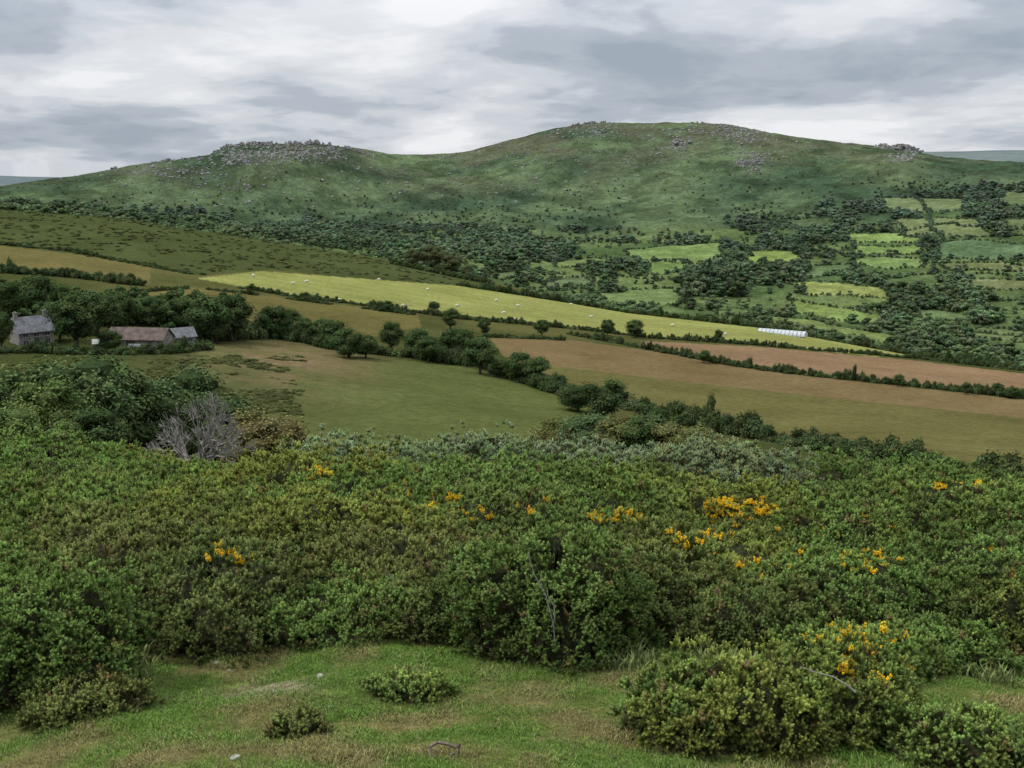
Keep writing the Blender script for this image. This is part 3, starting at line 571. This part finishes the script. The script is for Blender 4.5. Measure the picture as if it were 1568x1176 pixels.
while r_<37:
    step=2.05+.03*r_; aa=-rad(30.5)+RNG.uniform(0,.05)
    while aa<rad(30.5):
        x=(r_+RNG.normal(0,.5))*math.sin(aa); y=(r_+RNG.normal(0,.5))*math.cos(aa); g=float(hgt(x,y)); px,py=[float(v) for v in project(x,y,g)]
        w_=RNG.uniform(1.1,2.5)*(.95+r_/75); hh=RNG.uniform(.35,1.35)+.25*(w_-1.4)
        tn=RNG.choice(['y','g','d','g','o']) if px>520 else RNG.choice(['y','y','g','o','d'])
        if px>1150: tn=RNG.choice(['g','y','d','g'])
        if 25<r_<=30.5: hh*=.75
        if r_>30.5 and 520<px<1130: tn='b'; hh=RNG.uniform(1.15,1.7)
        if r_>31 and px<120: tn='g'; hh=1.5
        if r_>31 and 420<px<530: hh=.6
        if r_>31 and 200<px<400: hh=min(hh,.8)
        skip=(r_<16.5 and RNG.uniform()<.35)
        if not skip:
            sd+=1; dn=118 if r_<22 else (84 if r_<29 else 60); tot+=gorse(x,y,w_,w_*RNG.uniform(.7,1),hh,tn,sd,dens=dn,ss=.135 if r_<22 else .17,dead=.015,hollow=.3)
        aa+=step*RNG.uniform(.8,1.25)/r_*1.25
    r_+=step*.95
print('sprigs',tot,'bushes',sd-500)
# ------------------------------------------------------------------ grass
def tuft(name,seed,nb,h,lean):
    rng=np.random.default_rng(seed);mb=MB()
    for k in range(nb):
        th=rng.uniform(0,6.28); d=np.array([math.cos(th),math.sin(th),0]); s_=np.array([-d[1],d[0],0])*.0045*max(h,.06)/.08; p=rng.normal(0,.06,3)*np.array([1,1,0]); L=h*rng.uniform(.5,1.1); le=lean*rng.uniform(.3,1.2)
        m_=p+np.array([0,0,L*.55])+d*L*le*.3; t_=p+np.array([0,0,L*.9])+d*L*le
        mb.a([p-s_,p+s_,m_+s_*.8,m_-s_*.8],[[0,1,2,3]],0,np.array([.8]*3)); mb.a([m_-s_*.8,m_+s_*.8,t_],[[0,1,2]],0,np.array([1.1]*3)*rng.uniform(.8,1.2))
    return mb.mesh(name,[M_grass])
G_grass=protos('grass_tufts',[('grass_tuft_0',tuft('gt0',1,18,.038,.9)),('grass_tuft_1',tuft('gt1',2,16,.058,1.0)),('grass_tuft_2',tuft('gt2',3,22,.17,.6))])
n=56000; a=RNG.uniform(-rad(30),rad(30),n); r=np.sqrt(RNG.uniform(6.8**2,14.5**2,n)); x=r*np.sin(a);y=r*np.cos(a)
c1=fbm(x/.6,y/.6,51); px,py=project(x,y,hgt(x,y))
pe=np.exp(-(((px-420)/95)**2+((py-1055)/15)**2)); keep=RNG.uniform(size=n)>pe*.95
x,y,c1,px,py=[q[keep] for q in (x,y,c1,px,py)]; n=len(x)
w=np.clip((c1-.50)*6+RNG.normal(0,.22,n)+np.clip((py-1080)/150,0,.42),0,1)[:,None]; T=(np.array((.125,.21,.045))*(1-w)+np.array((.225,.205,.085))*w)*RNG.uniform(.55,1.35,(n,1))
st=RNG.uniform(size=n)<.05; T[st]=np.array((.27,.23,.13))
scatter('grass',G_grass,np.stack([x,y,hgt(x,y)-.005],1),np.stack([x*0,x*0,RNG.uniform(0,6.28,n)],1),RNG.uniform(.5,1.25,n)*(.6+1.0*vn(x/.35,y/.35,9)**2),RNG.integers(0,2,n),T)
n=7000; a=RNG.uniform(-rad(30),rad(30),n); r=np.sqrt(RNG.uniform(10.3**2,19**2,n)); x=r*np.sin(a);y=r*np.cos(a); k=(fbm(x/.6,y/.6,52)>.53); x,y=x[k],y[k]; px,py=project(x,y,hgt(x,y)); k=~((px>230)&(px<930)&(py>985))&~(py>1050); x,y=x[k],y[k]; n=len(x)
scatter('tall_grass',G_grass,np.stack([x,y,hgt(x,y)],1),np.stack([x*0,x*0,RNG.uniform(0,6.28,n)],1),RNG.uniform(.6,1.5,n),np.full(n,2),(np.array((.15,.21,.065))*(1-RNG.uniform(0,.6,(n,1)))+np.array((.2,.2,.1))*.4)*RNG.uniform(.7,1.3,(n,1)))
# ------------------------------------------------------------------ stones, sticks
def stone(px,py,wpx,seed,name='stone',flat=.5,mat=M_rock_s):
    x,y=pick(px,py,4); R=math.hypot(x,y); s=wpx/2/F*R*1.3; rg=np.random.default_rng(seed); mb=MB(); mb.a(boulder(rg,.75)*np.array([s*1.2,s*.8,s*flat]),ICO2F,0); add(name,mb.mesh('stone_mesh',[mat]),(x,y,float(hgt(x,y))+s*.15),(0,0,rg.uniform(0,3)))
stone(370,993,30,1,mat=mat_noise('white_quartz',(.4,.42,.42),(.6,.62,.62),9),flat=.7)
for i,(a_,b_,c_) in enumerate([(333,1017,12),(352,1028,9),(490,1037,13),(360,1162,15),(505,1083,8),(420,1060,8)]): stone(a_,b_,c_,i+2)
def stick(name,pts3,r0,mat=M_dead):
    mb=MB()
    for i in range(len(pts3)-1): mb.a(*tube(pts3[i],pts3[i+1],r0*(1-.6*i/len(pts3)),r0*(1-.6*(i+1)/len(pts3)),6),0)
    return add(name,mb.mesh(name+'_mesh',[mat]))
x,y=pick(680,1160,4); g=float(hgt(x,y))
stick('fallen_branch',[(x-.1,y-.05,g),(x-.11,y,g+.1),(x-.05,y,g+.135),(x+.04,y,g+.12),(x+.1,y,g+.09),(x+.13,y,g+.12),(x+.12,y+.02,g+.02),(x+.03,y+.03,g+.01)],.016,mat_noise('weathered_stick',(.06,.045,.035),(.2,.17,.14),20))
for (p,q,r_) in [((850,985),(808,845),11.3),((845,960),(838,900),11.3),((1310,1060),(1225,1020),9.2),((600,905),(590,870),13)]:
    x1,y1=at(p[0],r_,p[1]);x2,y2=at(q[0],r_,q[1]); A=np.array([x1,y1,ztop(*p,r_)]);Bq=np.array([x2,y2,ztop(*q,r_)]); m_=(A+Bq)/2+np.array([.05,0,.02])
    stick('dead_gorse_stem',[A,A*.6+m_*.4+[.02,0,0],m_,m_*.5+Bq*.5-[.03,0,0],Bq],.008)
# ------------------------------------------------------------------ farm buildings
M_wall=mat_noise('granite_wall',(.09,.085,.075),(.23,.215,.195),1.6,bump=.8); M_white=mat_noise('whitewash',(.26,.26,.24),(.4,.4,.38),1.2)
M_slate=mat_noise('slate_roof',(.075,.08,.088),(.14,.145,.15),1.2); M_rust=mat_noise('old_tin_roof',(.055,.045,.04),(.12,.09,.08),.7); M_pane=mat_noise('window_glass',(.02,.025,.03),(.05,.06,.07),1,rough=.2)
M_door=mat_noise('door_paint',(.04,.05,.04),(.07,.08,.07),2)
def box(cx,cy,cz,sx,sy,sz):
    V=np.array([[i,j,k] for k in (-.5,.5) for j in (-.5,.5) for i in (-.5,.5)])*[sx,sy,sz]+[cx,cy,cz]; return V,[[0,2,3,1],[4,5,7,6],[0,1,5,4],[2,6,7,3],[0,4,6,2],[1,3,7,5]]
def building(name,px,py,wid,dep,eh,rh,yaw,wall,roof,wins=(),doors=(),chim=(),back=0):
    x,y=pick(px,py,200); R=math.hypot(x,y); x*=(R+back)/R;y*=(R+back)/R
    root=bpy.data.objects.new(name,None); SC.collection.objects.link(root); root.location=(x,y,float(hgt(x,y))-.2); root.rotation_euler=(0,0,yaw)
    w2,d2=wid/2,dep/2
    V=[(-w2,-d2,-1.5),(w2,-d2,-1.5),(w2,d2,-1.5),(-w2,d2,-1.5),(-w2,-d2,eh),(w2,-d2,eh),(w2,d2,eh),(-w2,d2,eh),(-w2,0,rh),(w2,0,rh)]
    mb=MB(); mb.a(V,[[0,1,5,4],[2,3,7,6],[1,2,6,5],[3,0,4,7]],0); mb.a(V,[[5,6,9],[7,4,8]],0); add('walls',mb.mesh(name+'_walls',[wall]),parent=root)
    mb=MB(); o=.35; sl=(rh-eh)/d2
    for sgn in (-1,1):
        e=[(-w2-o,sgn*(d2+o),eh-sl*o+.05),(w2+o,sgn*(d2+o),eh-sl*o+.05),(w2+o,0,rh+.05),(-w2-o,0,rh+.05)]; t_=[(a,b,c+.16) for a,b,c in e]
        mb.a(e+t_,[[0,1,2,3],[4,5,6,7],[0,1,5,4],[0,4,7,3],[1,2,6,5]],0)
    add('roof',mb.mesh(name+'_roof',[roof]),parent=root)
    mb=MB()
    for wx,wz,ww,wh in wins:
        mb.a(*box(wx,-d2-.01,wz,ww,.06,wh),0); mb.a(*box(wx,-d2-.05,wz-wh/2-.06,ww+.2,.16,.1),1); mb.a(*box(wx,-d2-.05,wz,.07,.05,wh),1)
    if wins: add('windows',mb.mesh(name+'_windows',[M_pane,M_white]),parent=root)
    mb=MB()
    for wx,ww,wh in doors: mb.a(*box(wx,-d2-.02,wh/2,ww,.08,wh),0)
    if doors: add('door',mb.mesh(name+'_door',[M_door]),parent=root)
    mb=MB()
    for cx_ in chim: mb.a(*box(cx_,0,rh+.4,.8,.7,1.5),0); mb.a(*box(cx_,0,rh+1.2,.95,.85,.14),0); mb.a(*box(cx_,0,rh+1.42,.3,.3,.3),0)
    if chim: add('chimneys',mb.mesh(name+'_chimney',[wall]),parent=root)
building('stone_farmhouse',50,530,7.6,6,3.4,6.3,.75,M_wall,M_slate,[(-2.4,2.7,.9,.9),(0,2.7,.9,.9),(2.4,2.7,.9,.9),(-2.4,1.0,.9,1.1),(2.4,1.0,.9,1.1)],[(0,1.1,2.0)],[-3.2,3.2],back=5)
building('stone_barn',216,532,13.5,6,2.0,4.2,-.12,M_wall,M_rust,[(-5,1.3,.9,.7),(3.5,1.3,.9,.7)],[(-1,2.2,1.9)],back=4)
building('stone_outbuilding',280,530,5.0,4.4,2.2,4.0,.6,M_wall,M_slate,[(-1.2,1.3,.7,.7),(1.2,1.3,.7,.7)],[(0,.9,1.8)],back=4)
building('whitewashed_shed',212,538,3.6,2,1.1,1.7,-.1,M_white,M_slate,[],[(0,.8,1.0)])
building('whitewashed_shed',153,533,2.4,2.2,1.4,2.1,.3,M_wall,M_white,[(0,.9,.5,.4)],[])
# polytunnel
cx_,cy_=pick(1198,512,300); R=math.hypot(cx_,cy_); Lp=72/F*R; mb=MB(); nr=13; th=np.linspace(0,np.pi,11)
prof=np.stack([np.cos(th)*2.4,np.sin(th)*2.2],1)
V=np.array([[ -Lp/2+Lp*i/(nr-1),p[0],p[1]] for i in range(nr) for p in prof]); Fq=[[i*11+j,i*11+j+1,(i+1)*11+j+1,(i+1)*11+j] for i in range(nr-1) for j in range(10)]; mb.a(V,Fq,0)
for e in (0,nr-1): 
    c=np.array([[-Lp/2+Lp*e/(nr-1),0,0]]); mb.a(np.concatenate([V[e*11:e*11+11],c]),[[j,j+1,11] for j in range(10)],0)
for i in range(nr):
    for j in range(10): mb.a(*tube(V[i*11+j]*[1,1.02,1.02],V[i*11+j+1]*[1,1.02,1.02],.12,.12,4),1)
add('polytunnel',mb.mesh('polytunnel_mesh',[mat_noise('polythene',(.3,.33,.34),(.45,.47,.48),.8,rough=.4),mat_noise('tunnel_hoops',(.1,.12,.11),(.18,.18,.18),2)]),(cx_,cy_,float(hgt(cx_,cy_))-.1),(0,0,-math.atan2(cx_,cy_)-.3))
# ------------------------------------------------------------------ sheep
M_wool=mat_noise('wool',(.42,.41,.37),(.6,.58,.53),8); M_face=mat_noise('sheep_face',(.3,.27,.23),(.5,.46,.4),6)
def sheep_mesh(graze):
    mb=MB(); V=ICO2*np.array([.58,.29,.33]); V[:,2]+=.62; V=V*(1+.03*np.sin(V*37).sum(1,keepdims=True)); mb.a(V,ICO2F,0)
    hx,hz_=(.78,.32) if graze else (.76,.95)
    mb.a(*tube((.4,0,.68),(hx-.06,0,hz_+.04),.17,.10,8),0)
    V=ICO2*np.array([.17,.085,.095]); an=-.9 if graze else -.35; V=np.stack([V[:,0]*math.cos(an)-V[:,2]*math.sin(an),V[:,1],V[:,0]*math.sin(an)+V[:,2]*math.cos(an)],1)+[hx+.06,0,hz_-.03]; mb.a(V,ICO2F,1)
    for s_ in (-1,1): mb.a(*tube((hx-.02,s_*.06,hz_+.06),(hx-.06,s_*.17,hz_+.05),.035,.01,4),1)
    for lx,bk in ((.34,-.03),(-.36,.06)):
        for ly in (-.14,.14): mb.a(*tube((lx,ly,.5),(lx-bk,ly,.26),.07,.04,6),0 if lx<0 else 1); mb.a(*tube((lx-bk,ly,.26),(lx,ly,-.01),.038,.03,6),1)
    mb.a(*tube((-.53,0,.7),(-.62,0,.45),.05,.03,5),0)
    return mb.mesh('sheep_mesh',[M_wool,M_face],True)
SM=[sheep_mesh(True),sheep_mesh(False)]
for i,(a_,b_) in enumerate([(470,433),(388,424),(793,470),(874,468),(772,481),(786,491),(617,470),(520,462),(580,430),(448,436),(760,462),(905,487),(1030,500),(655,445),(700,470),(1110,514)]):
    x,y=pick(a_,b_,250); add('sheep',SM[i%2],(x,y,float(hgt(x,y))),(0,0,RNG.choice([0,math.pi])+RNG.uniform(-.7,.7)),(1.35,)*3)
# ------------------------------------------------------------------ sky, sun, camera
sun_dir=Vector((-.58,-.06,.81)).normalized()
W=bpy.data.worlds.new('World'); SC.world=W; W.use_nodes=True; N=W.node_tree.nodes;L=W.node_tree.links; N.clear()
tc=N.new('ShaderNodeTexCoord'); sep=N.new('ShaderNodeSeparateXYZ'); L.new(tc.outputs['Generated'],sep.inputs[0])
def mth(op,a,b=None,cl=False):
    n=N.new('ShaderNodeMath'); n.operation=op; n.use_clamp=cl
    for i,v in enumerate((a,b)):
        if v is None: continue
        if hasattr(v,'links'): L.new(v,n.inputs[i])
        else: n.inputs[i].default_value=v
    return n.outputs[0]
zc=mth('MAXIMUM',sep.outputs[2],0.0); den_=mth('ADD',zc,.17)
cb=N.new('ShaderNodeCombineXYZ'); L.new(mth('DIVIDE',sep.outputs[0],den_),cb.inputs[0]); L.new(mth('DIVIDE',sep.outputs[1],den_),cb.inputs[1])
mp=N.new('ShaderNodeMapping'); L.new(cb.outputs[0],mp.inputs[0]); mp.inputs['Location'].default_value=(7.4,3.0,0); mp.inputs['Scale'].default_value=(1.15,1.05,1)
na_=noise(N,L,.8,9,mp.outputs[0],.5,.3); nb_=noise(N,L,3.4,8,mp.outputs[0],.55,.3)
s_=mth('ADD',mth('MULTIPLY',na_,.78),mth('MULTIPLY',nb_,.22))
rp=N.new('ShaderNodeValToRGB'); L.new(s_,rp.inputs[0]); rp.color_ramp.interpolation='EASE'; e=rp.color_ramp.elements
e[0].position=.37; e[0].color=(.36,.415,.49,1); e[1].position=.64; e[1].color=(.90,.91,.94,1)
q=e.new(.45); q.color=(.46,.51,.58,1); q=e.new(.51); q.color=(.63,.665,.72,1); q=e.new(.57); q.color=(.76,.78,.82,1)
sky=N.new('ShaderNodeTexSky'); sky.sky_type='NISHITA'; sky.sun_disc=False; sky.sun_elevation=math.asin(sun_dir.z); sky.sun_rotation=math.atan2(sun_dir.x,sun_dir.y)
skm=mixc(N,L,sky.outputs[0],(.08,.08,.08),1,'MULTIPLY')
cl=mixc(N,L,skm,rp.outputs[0],.93)
gr=mth('ADD',mth('MULTIPLY',mth('MAXIMUM',mth('SUBTRACT',zc,.1),0.0),2.2),1.0)
cm=N.new('ShaderNodeCombineXYZ'); [L.new(gr,cm.inputs[i]) for i in range(3)]
cl=mixc(N,L,cl,cm.outputs[0],1,'MULTIPLY')
bg=N.new('ShaderNodeBackground'); L.new(cl,bg.inputs[0]); bg.inputs[1].default_value=1.0
o=N.new('ShaderNodeOutputWorld'); L.new(bg.outputs[0],o.inputs[0])
sl=bpy.data.lights.new('sun','SUN'); sl.energy=3.1; sl.angle=rad(6); sl.color=(1,.95,.86)
so=bpy.data.objects.new('sun',sl); SC.collection.objects.link(so); so.rotation_euler=(-sun_dir).to_track_quat('-Z','Y').to_euler()
cam=bpy.data.cameras.new('camera'); co=bpy.data.objects.new('camera',cam); SC.collection.objects.link(co)
cam.sensor_width=36; cam.lens=36*F/1568; cam.clip_start=.1; cam.clip_end=30000
co.location=(0,0,0); co.rotation_euler=(math.pi/2-PITCH,0,0); SC.camera=co
SC.view_settings.view_transform='Standard'; SC.view_settings.look='None'; SC.view_settings.exposure=0
